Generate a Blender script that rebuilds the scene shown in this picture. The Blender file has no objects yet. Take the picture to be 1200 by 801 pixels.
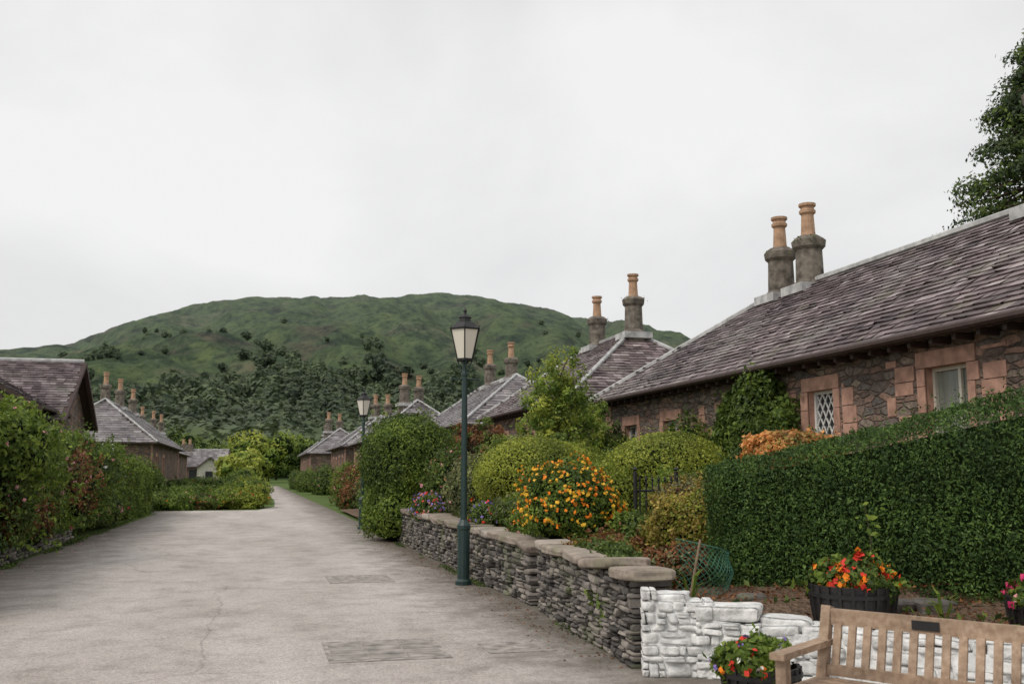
import bpy, math, random
import numpy as np
from mathutils import Vector, noise
random.seed(7)
R = np.random.RandomState(11)
sc = bpy.context.scene
COL = sc.collection

# ---------------------------------------------------------------- materials
def newmat(name):
    m = bpy.data.materials.new(name); m.use_nodes = True
    nt = m.node_tree; nt.nodes.clear()
    out = nt.nodes.new('ShaderNodeOutputMaterial')
    return m, nt, out
def N(nt, t, **kw):
    n = nt.nodes.new(t)
    for k, v in kw.items():
        if k.startswith('i_'): n.inputs[k[2:].replace('_', ' ')].default_value = v
        else: setattr(n, k, v)
    return n
def ramp(nt, fac, stops):
    r = nt.nodes.new('ShaderNodeValToRGB'); e = r.color_ramp.elements
    while len(e) < len(stops): e.new(0.5)
    for i, (p, c) in enumerate(stops):
        e[i].position = p; e[i].color = (c[0], c[1], c[2], 1)
    nt.links.new(fac, r.inputs[0]); return r.outputs[0]
def mix(nt, a, b, fac, mode='MIX'):
    m = nt.nodes.new('ShaderNodeMix'); m.data_type = 'RGBA'; m.blend_type = mode
    for s, v in ((m.inputs[0], fac), (m.inputs[6], a), (m.inputs[7], b)):
        if isinstance(v, bpy.types.NodeSocket): nt.links.new(v, s)
        elif isinstance(v, (int, float)): s.default_value = v if s.type == 'VALUE' else (v, v, v, 1)
        else: s.default_value = (v[0], v[1], v[2], 1)
    return m.outputs[2]
def coords(nt, scale=(1, 1, 1), rot=(0, 0, 0)):
    tc = nt.nodes.new('ShaderNodeTexCoord'); mp = nt.nodes.new('ShaderNodeMapping')
    mp.inputs['Scale'].default_value = scale; mp.inputs['Rotation'].default_value = rot
    nt.links.new(tc.outputs['Object'], mp.inputs['Vector']); return mp.outputs[0]
def noi(nt, vec, scale, detail=4, rough=.55):
    n = N(nt, 'ShaderNodeTexNoise', i_Scale=scale, i_Detail=detail, i_Roughness=rough)
    nt.links.new(vec, n.inputs['Vector']); return n.outputs[0]
def attr(nt, name='rnd'):
    a = nt.nodes.new('ShaderNodeAttribute'); a.attribute_name = name; return a.outputs['Fac']
def bump(nt, h, strength=.5, dist=.02):
    b = nt.nodes.new('ShaderNodeBump'); b.inputs['Strength'].default_value = strength
    b.inputs['Distance'].default_value = dist; nt.links.new(h, b.inputs['Height']); return b.outputs[0]
def pbsdf(nt, out, col, rough=.8, spec=.3, nrm=None, metal=0):
    p = nt.nodes.new('ShaderNodeBsdfPrincipled')
    if isinstance(col, bpy.types.NodeSocket): nt.links.new(col, p.inputs['Base Color'])
    else: p.inputs['Base Color'].default_value = (*col, 1)
    p.inputs['Roughness'].default_value = rough; p.inputs['Metallic'].default_value = metal
    p.inputs['Specular IOR Level'].default_value = spec
    if nrm is not None: nt.links.new(nrm, p.inputs['Normal'])
    if out is not None: nt.links.new(p.outputs[0], out.inputs[0])
    return p

def leafmat(name, dark, mid, light, transl=.3, clump=1.3, g=1.42):
    m, nt, out = newmat(name)
    f = lambda c: (c[0]*g*1.08, c[1]*g, c[2]*g*.95)
    c = ramp(nt, attr(nt), [(0, f(dark)), (.5, f(mid)), (1, f(light))])
    v = coords(nt)
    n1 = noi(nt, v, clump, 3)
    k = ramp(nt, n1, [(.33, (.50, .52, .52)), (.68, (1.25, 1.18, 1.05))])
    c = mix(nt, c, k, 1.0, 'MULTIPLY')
    p = pbsdf(nt, None, c, .55, .25)
    t = nt.nodes.new('ShaderNodeBsdfTranslucent'); nt.links.new(c, t.inputs[0])
    ms = nt.nodes.new('ShaderNodeMixShader'); ms.inputs[0].default_value = transl
    nt.links.new(p.outputs[0], ms.inputs[1]); nt.links.new(t.outputs[0], ms.inputs[2])
    nt.links.new(ms.outputs[0], out.inputs[0]); return m
def simple(name, c, rough=.7, var=.25, scale=12, spec=.3, b=.2, bd=.01, metal=0):
    m, nt, out = newmat(name); v = coords(nt)
    n = noi(nt, v, scale, 5)
    k = ramp(nt, n, [(.3, (1-var,)*3), (.7, (1+var,)*3)])
    pbsdf(nt, out, mix(nt, c, k, 1.0, 'MULTIPLY'), rough, spec, bump(nt, n, b, bd), metal); return m
def rndmat(name, stops, rough=.8, scale=9, lich=None, spec=.3, bs=.5, bd=.012, lo=.45, hi=.62, moss=None):
    m, nt, out = newmat(name); v = coords(nt)
    c = ramp(nt, attr(nt), stops)
    n = noi(nt, v, scale, 6, .65)
    c = mix(nt, c, ramp(nt, n, [(.3, (.6,)*3), (.72, (1.3,)*3)]), 1.0, 'MULTIPLY')
    if lich:
        f = noi(nt, v, scale*.25, 5, .6)
        f = ramp(nt, f, [(lo, (0,)*3), (hi, (.8,)*3)])
        c = mix(nt, c, lich, f)
    if moss:
        f = noi(nt, coords(nt, (1, 1, 1), (.4, .2, 1)), 1.1, 8, .75)
        c = mix(nt, c, moss, ramp(nt, f, [(.56, (0,)*3), (.70, (.75,)*3)]))
        big = noi(nt, v, .35, 4, .6)
        c = mix(nt, c, ramp(nt, big, [(.35, (.78, .76, .78)), (.65, (1.22, 1.2, 1.18))]), 1.0, 'MULTIPLY')
    pbsdf(nt, out, c, rough, spec, bump(nt, n, bs, bd)); return m

def rubble(name, cols, mortar, sy=3.2, sz=7.5, scale=1.0):
    m, nt, out = newmat(name); v = coords(nt, (sy, sy, sz))
    w = N(nt, 'ShaderNodeTexNoise', i_Scale=1.5, i_Detail=2); nt.links.new(v, w.inputs['Vector'])
    vv = mix(nt, v, w.outputs['Color'], .2)
    a = N(nt, 'ShaderNodeTexVoronoi', i_Scale=scale); nt.links.new(vv, a.inputs['Vector'])
    d = N(nt, 'ShaderNodeTexVoronoi', feature='DISTANCE_TO_EDGE', i_Scale=scale); nt.links.new(vv, d.inputs['Vector'])
    sp = nt.nodes.new('ShaderNodeSeparateColor'); nt.links.new(a.outputs['Color'], sp.inputs[0])
    c = ramp(nt, sp.outputs[0], cols)
    v2 = coords(nt); n = noi(nt, v2, 14, 5, .65)
    c = mix(nt, c, ramp(nt, n, [(.3, (.55,)*3), (.7, (1.35,)*3)]), 1.0, 'MULTIPLY')
    e = ramp(nt, d.outputs[0], [(.01, (0,)*3), (.10, (1,)*3)])
    c = mix(nt, mortar, c, e)
    big = noi(nt, v2, .9, 5)
    c = mix(nt, c, ramp(nt, big, [(.3, (.62, .62, .62)), (.7, (1.2, 1.17, 1.14))]), 1.0, 'MULTIPLY')
    hh = mix(nt, e, n, .35)
    pbsdf(nt, out, c, .9, .2, bump(nt, hh, 1.0, .04)); return m

STONEW = rubble('rubble_stone', [(0, (.11, .09, .082)), (.25, (.27, .19, .155)), (.45, (.38, .24, .185)), (.6, (.18, .16, .15)), (.8, (.34, .27, .22)), (1, (.14, .12, .115))], (.21, .165, .14), 4.6, 11.5)
PINK = simple('pink_sandstone', (.46, .27, .205), .9, .35, 5, .2, .7, .015)
SLATE = rndmat('roof_slate', [(0, (.095, .072, .076)), (.4, (.165, .125, .13)), (.75, (.235, .185, .19)), (1, (.38, .33, .33))], .6, 2.6, (.36, .335, .31), .4, .5, .01, .5, .72, (.15, .15, .085))
SLATE2 = rndmat('far_slate', [(0, (.15, .135, .14)), (.5, (.22, .20, .21)), (1, (.33, .31, .32))], .6, 1.5, (.38, .37, .36), .4, .5, .01, .5, .75, (.19, .19, .14))
LEAD = simple('lead_flashing', (.48, .475, .47), .6, .4, 4, .4)
FASCIA = simple('brown_fascia', (.07, .045, .04), .6)
SHAFT = simple('weathered_stack', (.18, .155, .13), .95, .55, 5, .2, 1, .05)
POT = simple('terracotta', (.46, .29, .19), .85, .3, 6, .2)
WHITE = simple('white_paint', (.78, .77, .75), .7, .06, 9)
FRAMEW = simple('cream_frame', (.6, .56, .48), .6, .06, 9)
CREAM = simple('cream_render', (.62, .58, .52), .9, .1, 2)
m, nt, out = newmat('window_glass'); pbsdf(nt, out, (.035, .04, .045), .08, .8); GLASS = m
m, nt, out = newmat('curtain_glass'); n = noi(nt, coords(nt, (1, 9, .6)), 1.5, 3); pbsdf(nt, out, ramp(nt, n, [(.35, (.13, .145, .13)), (.65, (.27, .28, .24))]), .22, .6); GLASSC = m
IRON = simple('lamp_green_paint', (.022, .048, .046), .4, .2, 20, .5)
BLACK = simple('black_iron', (.015, .015, .016), .5, .2, 20, .5)
m, nt, out = newmat('frosted_lantern'); pbsdf(nt, out, (.86, .80, .70), .25, .5); LANT = m
BARREL = simple('barrel_black', (.022, .02, .02), .55, .35, 20, .4)
SOIL = simple('soil', (.07, .048, .035), .95, .4, 14, .1, .9, .03)
m, nt, out = newmat('weathered_teak')
n = noi(nt, coords(nt, (25, 25, 25)), 1, 5, .6); n2 = noi(nt, coords(nt), 2.5, 3)
pbsdf(nt, out, mix(nt, ramp(nt, n, [(.25, (.25, .17, .12)), (.55, (.42, .305, .22)), (.8, (.54, .43, .34))]), ramp(nt, n2, [(.35, (.7,)*3), (.65, (1.12, 1.1, 1.08))]), 1.0, 'MULTIPLY'), .75, .25, bump(nt, n, .4, .005)); OAK = m
STAKE = simple('cane', (.30, .22, .15), .8)
WALLST = rndmat('dry_stone', [(0, (.075, .07, .066)), (.35, (.155, .14, .13)), (.7, (.25, .225, .205)), (1, (.37, .33, .29))], .9, 8, (.15, .17, .085), .2, .9, .03, .52, .70)
COPE = rndmat('coping_stone', [(0, (.28, .23, .195)), (.5, (.36, .30, .25)), (1, (.44, .385, .335))], .9, 7, (.19, .19, .11), .2, .8, .03, .48, .70)
WSTONE = rndmat('whitewashed_stone', [(0, (.72, .72, .71)), (.2, (.80, .80, .79)), (1, (.86, .85, .83))], .8, 9, (.45, .44, .40), .2, .9, .03, .60, .78)
MORT = simple('dark_mortar', (.05, .045, .04), .95)
BARK = simple('bark', (.10, .075, .055), .95, .4, 10, .1, .9, .03)
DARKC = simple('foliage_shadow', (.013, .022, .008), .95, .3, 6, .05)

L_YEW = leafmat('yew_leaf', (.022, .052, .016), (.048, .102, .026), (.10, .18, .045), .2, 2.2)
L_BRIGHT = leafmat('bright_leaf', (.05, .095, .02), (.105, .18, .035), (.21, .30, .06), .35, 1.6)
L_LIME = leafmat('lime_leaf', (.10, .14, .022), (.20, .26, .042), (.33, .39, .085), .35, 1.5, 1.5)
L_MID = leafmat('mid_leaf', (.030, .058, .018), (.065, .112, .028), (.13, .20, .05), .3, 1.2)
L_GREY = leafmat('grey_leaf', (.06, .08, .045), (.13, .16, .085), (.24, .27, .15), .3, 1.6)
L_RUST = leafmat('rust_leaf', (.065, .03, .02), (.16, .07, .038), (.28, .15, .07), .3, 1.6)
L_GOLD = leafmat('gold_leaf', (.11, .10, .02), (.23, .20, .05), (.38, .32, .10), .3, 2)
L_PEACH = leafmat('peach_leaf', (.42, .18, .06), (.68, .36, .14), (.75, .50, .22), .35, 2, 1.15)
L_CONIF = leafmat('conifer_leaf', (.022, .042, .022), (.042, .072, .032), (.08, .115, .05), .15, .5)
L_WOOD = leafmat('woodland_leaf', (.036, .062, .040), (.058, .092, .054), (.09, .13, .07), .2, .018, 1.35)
F_RED = simple('red_petal', (.72, .05, .03), .6, .2, 30)
F_ORANGE = simple('orange_petal', (.88, .26, .02), .6, .2, 30)
F_YELLOW = simple('yellow_petal', (.88, .50, .04), .6, .2, 30)
F_PINK = simple('pink_petal', (.70, .32, .34), .6, .2, 30)
F_MAG = simple('magenta_petal', (.62, .04, .16), .6, .2, 30)
F_PURP = simple('purple_petal', (.25, .18, .50), .6, .2, 30)
F_WHITE = simple('white_petal', (.75, .73, .7), .6, .1, 30)

# ---------------------------------------------------------------- builders
def empty(name, loc=(0, 0, 0)):
    e = bpy.data.objects.new(name, None); COL.objects.link(e); return e
def unit(a): return a/np.maximum(np.linalg.norm(a, axis=1, keepdims=True), 1e-9)
def sn(P, seed, f=1.0):
    rs = np.random.RandomState(seed); K = rs.randn(8, 3)*f; ph = rs.rand(8)*6.28
    return np.sin(P@K.T+ph).mean(1)*1.8
class Q:
    def __init__(s): s.q = []; s.m = []; s.r = []; s.mats = []
    def mi(s, mat):
        if mat not in s.mats: s.mats.append(mat)
        return s.mats.index(mat)
    def add(s, q, mat, rnd=None):
        q = np.asarray(q, dtype=float).reshape(-1, 4, 3); n = len(q)
        if n == 0: return
        s.q.append(q); s.m.append(np.full(n, s.mi(mat)))
        if rnd is None: rnd = R.rand(n)
        s.r.append(np.full(n, rnd) if np.isscalar(rnd) else np.asarray(rnd))
    def face(s, pts, mat, rnd=.5):
        pts = list(pts)
        if len(pts) == 3: pts = pts+[pts[2]]
        s.add([pts], mat, rnd)
    def finish(s, name, parent=None, merge=False):
        q = np.concatenate(s.q); n = len(q); me = bpy.data.meshes.new(name)
        me.vertices.add(4*n); me.vertices.foreach_set('co', q.reshape(-1).astype(np.float32))
        me.loops.add(4*n); me.loops.foreach_set('vertex_index', np.arange(4*n, dtype=np.int32))
        me.polygons.add(n); me.polygons.foreach_set('loop_start', np.arange(n, dtype=np.int32)*4)
        me.polygons.foreach_set('material_index', np.concatenate(s.m).astype(np.int32))
        me.update(calc_edges=True)
        a = me.attributes.new('rnd', 'FLOAT', 'FACE'); a.data.foreach_set('value', np.concatenate(s.r).astype(np.float32))
        for mm in s.mats: me.materials.append(mm)
        if merge:
            import bmesh
            bm = bmesh.new(); bm.from_mesh(me)
            bmesh.ops.remove_doubles(bm, verts=bm.verts, dist=.0004)
            for f in bm.faces: f.smooth = True
            bm.to_mesh(me); bm.free()
        me.validate(); me.update()
        o = bpy.data.objects.new(name, me); COL.objects.link(o)
        if parent: o.parent = parent
        return o
    def box(s, c, size, mat, ax=None, rnd=None):
        c = np.array(c, float); h = np.array(size, float)/2
        A = np.eye(3) if ax is None else np.array(ax, float)
        v = {}
        for i in (0, 1):
            for j in (0, 1):
                for k in (0, 1):
                    v[i, j, k] = c+((2*i-1)*h[0])*A[0]+((2*j-1)*h[1])*A[1]+((2*k-1)*h[2])*A[2]
        F = [[(0,0,0),(0,1,0),(1,1,0),(1,0,0)], [(0,0,1),(1,0,1),(1,1,1),(0,1,1)], [(0,0,0),(1,0,0),(1,0,1),(0,0,1)],
             [(0,1,0),(0,1,1),(1,1,1),(1,1,0)], [(0,0,0),(0,0,1),(0,1,1),(0,1,0)], [(1,0,0),(1,1,0),(1,1,1),(1,0,1)]]
        s.add([[v[k] for k in f] for f in F], mat, R.rand() if rnd is None else rnd)
    def tube(s, pts, rad, mat, sides=8, cap=True):
        pts = [np.array(p, float) for p in pts]
        if np.isscalar(rad): rad = [rad]*len(pts)
        rings = []
        for i, p in enumerate(pts):
            d = pts[min(i+1, len(pts)-1)]-pts[max(i-1, 0)]; d = d/(np.linalg.norm(d)+1e-9)
            u = np.cross(d, [0, 0, 1.]); 
            if np.linalg.norm(u) < 1e-3: u = np.array([1., 0, 0])
            u /= np.linalg.norm(u); w = np.cross(u, d)
            rings.append([p+rad[i]*(math.cos(t)*u+math.sin(t)*w) for t in [(k+.5)*2*math.pi/sides for k in range(sides)]])
        q = []
        for a, b in zip(rings[:-1], rings[1:]):
            for k in range(sides): q.append([a[k], a[(k+1) % sides], b[(k+1) % sides], b[k]])
        if cap:
            for rg, p in ((rings[0], pts[0]), (rings[-1], pts[-1])):
                for k in range(sides): q.append([rg[k], rg[(k+1) % sides], p, p])
        s.add(q, mat, R.rand())
    def lathe(s, c, prof, mat, sides=12, rot=0, rnd=.5):
        c = np.array(c, float); q = []
        def ring(r, z): return [c+np.array([r*math.cos(rot+k*2*math.pi/sides), r*math.sin(rot+k*2*math.pi/sides), z]) for k in range(sides)]
        rs = [ring(r, z) for r, z in prof]
        for a, b in zip(rs[:-1], rs[1:]):
            for k in range(sides): q.append([a[k], a[(k+1) % sides], b[(k+1) % sides], b[k]])
        s.add(q, mat, rnd)
def csphere(n, p=2):
    t = np.linspace(-1, 1, n+1); q = []
    for ax in range(3):
        for sg in (-1, 1):
            for i in range(n):
                for j in range(n):
                    f = []
                    for a, b in ((t[i], t[j]), (t[i+1], t[j]), (t[i+1], t[j+1]), (t[i], t[j+1])):
                        v = [0, 0, 0]; v[ax] = sg; v[(ax+1) % 3] = a; v[(ax+2) % 3] = b; f.append(v)
                    q.append(f)
    q = np.array(q, float); l = (np.abs(q)**p).sum(-1, keepdims=True)**(1/p)
    return q/l
CS8 = csphere(8); CS3 = csphere(3, 9); CS5 = csphere(5, 4.5); CS4 = csphere(3); CSW = csphere(7, 7)

def leafq(P, Nn, size, aspect=.55, spread=.8):
    n = len(P); nn = unit(Nn+spread*R.randn(n, 3)*.7)
    t = unit(np.cross(R.randn(n, 3), nn)); b = np.cross(nn, t)
    s = (size*(.55+.9*R.rand(n)))[:, None]*.5
    return np.stack([P-t*s, P+b*s*aspect, P+t*s+nn*s*.25*R.randn(n, 1), P-b*s*aspect], 1)
def flowerq(P, Nn, size):
    return np.concatenate([leafq(P+R.randn(len(P), 3)*size*.22, Nn, size*.8, .9, .9) for _ in range(4)])

def bush(name, c, r, n, ls, mat, flowers=(), lump=.16, parent=None, mats2=None, aspect=.55, core=.8, freq=2.4, seed=None, shoots=None):
    seed = seed or R.randint(9999); c = np.array(c, float); r = np.array(r, float)
    q = Q()
    def rr(d): return 1+lump*sn(d, seed, freq)+lump*.6*sn(d, seed+1, freq*2.6)+lump*.3*sn(d, seed+2, freq*6)
    d = unit(R.randn(int(n*1.5), 3)); d = d[d[:, 2] > -.65][:n]
    k = rr(d)*(1.03-.28*R.rand(len(d))**2); spr = R.rand(len(d)) < .07; k[spr] *= 1.03+.14*R.rand(spr.sum())
    P = c+d*r*k[:, None]
    if mats2 is None: q.add(leafq(P, d, ls, aspect), mat)
    else:
        sel = sn(P, seed+3, 1.6)+.5*R.randn(len(P)) > .35
        q.add(leafq(P[~sel], d[~sel], ls, aspect), mat); q.add(leafq(P[sel], d[sel], ls, aspect), mats2)
    ns = int(n/160*(lump/.2)) if shoots is None else shoots
    if ns:
        sd_ = unit(R.randn(ns, 3)); sd_[:, 2] = np.abs(sd_[:, 2])*1.0-.15; sd_ = unit(sd_)
        B0 = c+sd_*r*rr(sd_)[:, None]*.95; dr = unit(sd_*.7+[0, 0, .7]+R.randn(ns, 3)*.3); ln = np.minimum(r.mean()*.34, .40)*(.4+.9*R.rand(ns))
        T = R.rand(ns, 12); LP = B0[:, None]+dr[:, None]*(ln[:, None]*T)[..., None]+R.randn(ns, 12, 3)*ls*.35
        q.add(leafq(LP.reshape(-1, 3), np.repeat(dr, 12, 0)*.4+[0, 0, .3], ls, aspect, 1.2), mat, .45+.5*R.rand(ns*12))
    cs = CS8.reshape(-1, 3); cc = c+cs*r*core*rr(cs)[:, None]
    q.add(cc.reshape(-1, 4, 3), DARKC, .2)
    for (fn, fm, fs) in flowers:
        fd = unit(R.randn(fn*2, 3)); fd = fd[(fd[:, 2] > -.3)][:fn]
        FP = c+fd*r*(rr(fd)*(1.02+.06*R.rand(len(fd))))[:, None]
        q.add(flowerq(FP, fd, fs), fm)
    return q.finish(name, parent)

def hedge(name, p0, p1, depth, z0, t0, t1, n, ls, mat, mat2=None, lump=.12, flowers=(), aspect=.5, rounding=.25, thr=.4, inset=.16, rag=.06, shoots=0, sl=.35):
    p0 = np.array(p0, float); p1 = np.array(p1, float); L = np.linalg.norm(p1-p0); d = (p1-p0)/L
    nr = np.array([d[1], -d[0]])
    q = Q(); H = max(t0, t1)-z0; seed = R.randint(9999)
    w = np.array([L*H, L*depth, depth*H*1.2, depth*H*1.2, L*H*.4]); w /= w.sum(); cnt = (w*n).astype(int)
    def mk(k, m, on=0):
        s = R.rand(m); t = R.rand(m); h = R.rand(m); N3 = np.zeros((m, 3))
        if k == 0: t = t*0; N3[:, :2] = nr
        if k == 1: h = h*0+1; N3[:, 2] = 1
        if k == 2: s = s*0; N3[:, :2] = -d
        if k == 3: s = s*0+1; N3[:, :2] = d
        if k == 4: t = t*0+1; N3[:, :2] = -nr
        top = t0+(t1-t0)*s
        e = np.clip((h-.86)/.14, 0, 1); tt = t+(.5-t)*rounding*e**2*(np.abs(t-.5)*2)**2
        hh = h-(.03 if k == 1 else 0)*((np.abs(t-.5)*2)**4+(np.abs(s-.5)*2)**40)*rounding*4
        P = np.stack([p0[0]+d[0]*L*s-nr[0]*depth*tt, p0[1]+d[1]*L*s-nr[1]*depth*tt, z0+(top-z0)*hh], 1)
        P += N3*(lump*sn(P, seed, 1.3)+lump*.5*sn(P, seed+2, 4)+lump*.3*sn(P, seed+4, 11)+.03-.14*R.rand(m)**2+(R.rand(m) < .06)*rag*R.rand(m)*2)[:, None]
        return P, N3
    for k in range(5):
        P, N3 = mk(k, cnt[k])
        if mat2 is None: q.add(leafq(P, N3, ls, aspect), mat)
        else:
            sel = sn(P, seed+5, .9)+.45*R.randn(len(P)) > thr
            q.add(leafq(P[~sel], N3[~sel], ls, aspect), mat); q.add(leafq(P[sel], N3[sel], ls, aspect), mat2)
    if shoots:
        for k, fr in ((0, .5), (1, .5)):
            P, N3 = mk(k, int(shoots*fr)); ns = len(P)
            dr = unit(N3*.8+[0, 0, .5]+R.randn(ns, 3)*.4); ln = sl*(.3+R.rand(ns)); T = R.rand(ns, 14)
            LP = P[:, None]+dr[:, None]*(ln[:, None]*T)[..., None]-np.array([0, 0, 1])*(ln[:, None]*T**2*.4)[..., None]+R.randn(ns, 14, 3)*ls*.4
            q.add(leafq(LP.reshape(-1, 3), np.repeat(dr, 14, 0)*.3+[0, 0, .4], ls, aspect, 1.1), mat, .4+.6*R.rand(ns*14))
    for fn, fm, fs in flowers:
        for k, fr in ((0, .7), (1, .3)):
            P, N3 = mk(k, int(fn*fr)); q.add(flowerq(P+N3*.05, N3, fs), fm)
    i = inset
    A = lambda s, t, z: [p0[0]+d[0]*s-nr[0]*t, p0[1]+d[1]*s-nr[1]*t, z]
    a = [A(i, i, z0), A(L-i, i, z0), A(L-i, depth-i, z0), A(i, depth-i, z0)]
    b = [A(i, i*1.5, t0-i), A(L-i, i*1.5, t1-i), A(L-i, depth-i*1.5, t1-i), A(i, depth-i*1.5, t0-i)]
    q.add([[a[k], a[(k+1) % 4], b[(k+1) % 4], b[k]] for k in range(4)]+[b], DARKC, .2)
    return q.finish(name)

def tree(name, base, h, cr, ncl, nleaf, ls, mat, trunk=.25, cz=.62, crz=.38, cone=False, clr=.22, core=False, mat2=None, flat=.62, incore=False):
    q = Q()
    base = np.array(base, float)
    q.tube([base, base+[.05*cr, 0, h*.35], base+[0, .05*cr, h*.7], base+[0, 0, h*.93]], [trunk, trunk*.75, trunk*.4, trunk*.1], BARK, 8)
    if incore:
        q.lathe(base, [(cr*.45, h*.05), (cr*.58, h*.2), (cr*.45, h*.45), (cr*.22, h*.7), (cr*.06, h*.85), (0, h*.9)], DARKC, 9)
    for i in range(ncl):
        if cone:
            u = R.rand()**.8; z = .10+.88*u; rad = cr*((1-z)**.75*1.25+.03)*math.sqrt(.30+.70*R.rand()); rad = min(rad, cr*1.05)*(.85+.3*R.rand())
        else:
            w = unit(R.randn(1, 3))[0]*(.45+.55*R.rand()); z = cz+crz*w[2]; rad = None
        an = R.rand()*6.283
        if cone: c = base+[rad*math.cos(an), rad*math.sin(an), z*h]
        else: c = base+[cr*w[0], cr*w[1], z*h]
        s = cr*clr*(.6+.9*R.rand())
        if cone: s *= (1.15-z*.6)
        if i % 3 == 0:
            st = base+[0, 0, max(.2, (z-.15 if not cone else z+.01))*h]
            q.tube([st, (st+c)/2+[0, 0, .02*h], c], [trunk*.3, trunk*.18, trunk*.05], BARK, 5)
        m = nleaf//ncl; dd = unit(R.randn(m, 3)); k = (.30+.70*R.rand(m)**.5)*(1+.35*R.rand(m)*(R.rand(m) < .25))
        sh = np.array([s, s, s*flat])*(1.2 if cone else 1)
        P = c+dd*sh*k[:, None]
        if cone:
            o = np.array([math.cos(an), math.sin(an), 0]); al = (dd@o); P += o*(al*s*.6)[:, None]; P[:, 2] -= np.clip(al, 0, 1)*s*.35
        Nn = dd+(P-(base+[0, 0, z*h*.8]))/cr*.5
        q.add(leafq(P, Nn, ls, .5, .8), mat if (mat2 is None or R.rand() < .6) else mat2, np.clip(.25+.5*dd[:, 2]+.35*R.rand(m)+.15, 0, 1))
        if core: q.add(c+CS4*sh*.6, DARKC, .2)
    return q.finish(name)

# ---------------------------------------------------------------- stones
def stone(q, c, half, ax, mat, cs=CS3, jit=.12, rnd=None, fr=1.6):
    v = cs.reshape(-1, 3); sd = R.randint(9999)
    k = 1+jit*sn(v, sd, fr)
    sk = R.randn(2)*.12
    l = v*k[:, None]; l = l*half
    l[:, 2] += l[:, 0]*sk[0]*.4; l[:, 0] += l[:, 2]*sk[1]
    P = np.array(c)+l@np.array(ax, float)
    q.add(P.reshape(-1, 4, 3), mat, R.rand() if rnd is None else rnd)
def stonewall(q, p0, p1, thick, z0, t0, t1, sl, sh, mat, cs=CS3, jit=.1, mort=MORT, djit=.02, gap=.005, cin=.04, vh=.9):
    p0 = np.array(p0, float); p1 = np.array(p1, float); L = np.linalg.norm(p1-p0); d = (p1-p0)/L
    ax = [[d[0], d[1], 0], [-d[1], d[0], 0], [0, 0, 1]]
    z = z0
    while z < max(t0, t1)-sh*.3:
        h = sh*(.55+vh*R.rand()); s = -R.rand()*sl*.3
        while s < L-.03:
            l = sl*(.35+1.3*R.rand()**1.5); l = min(l, L-s+.02); ztop = t0+(t1-t0)*(s+l/2)/L
            if z+h*.5 < ztop and l > .05:
                a = max(s, 0); parts = [(0, 1)]
                if h > sh*1.05 and R.rand() < .4: parts = [(0, .5), (.5, 1)]
                for (u0, u1) in parts:
                    c = np.array([p0[0]+d[0]*((a+s+l)/2), p0[1]+d[1]*((a+s+l)/2), z+h*(u0+u1)/2])+np.array(ax[1])*djit*R.randn()
                    stone(q, c, np.array([(s+l-a)/2-gap, thick/2, h*(u1-u0)/2-gap*.5]), ax, mat, cs, jit)
            s += l
        z += h
    a = .05; ux = np.array([d[0], d[1], 0]); uy = np.array(ax[1])
    P0 = np.array([*p0, 0])+ux*a; P1 = np.array([*p1, 0])-ux*a; hw = uy*(thick/2-cin)
    Z = lambda z: np.array([0, 0, z])
    bt = [P0-hw+Z(z0), P1-hw+Z(z0), P1+hw+Z(z0), P0+hw+Z(z0)]; tp = [P0-hw+Z(t0-.06), P1-hw+Z(t1-.06), P1+hw+Z(t1-.06), P0+hw+Z(t0-.06)]
    q.add([[bt[k], bt[(k+1) % 4], tp[(k+1) % 4], tp[k]] for k in range(4)]+[tp], mort, .3)
def coping(q, p0, p1, w, t0, t1, h, mat, sl=.6):
    p0 = np.array(p0, float); p1 = np.array(p1, float); L = np.linalg.norm(p1-p0); d = (p1-p0)/L
    s = 0
    while s < L-.05:
        l = min(sl*(.6+.8*R.rand()), L-s); 
        if L-s-l < .15: l = L-s
        z = t0+(t1-t0)*(s+l/2)/L; sl_ = (t1-t0)/L
        ax = [[d[0], d[1], sl_], [-d[1], d[0], 0], [0, 0, 1]]
        c = [p0[0]+d[0]*(s+l/2), p0[1]+d[1]*(s+l/2), z+h/2+.008*R.randn()]
        stone(q, c, np.array([l/2-.001, w/2+.014*R.randn(), h/2]), ax, mat, CSW, .05, fr=2.2)
        s += l

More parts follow.
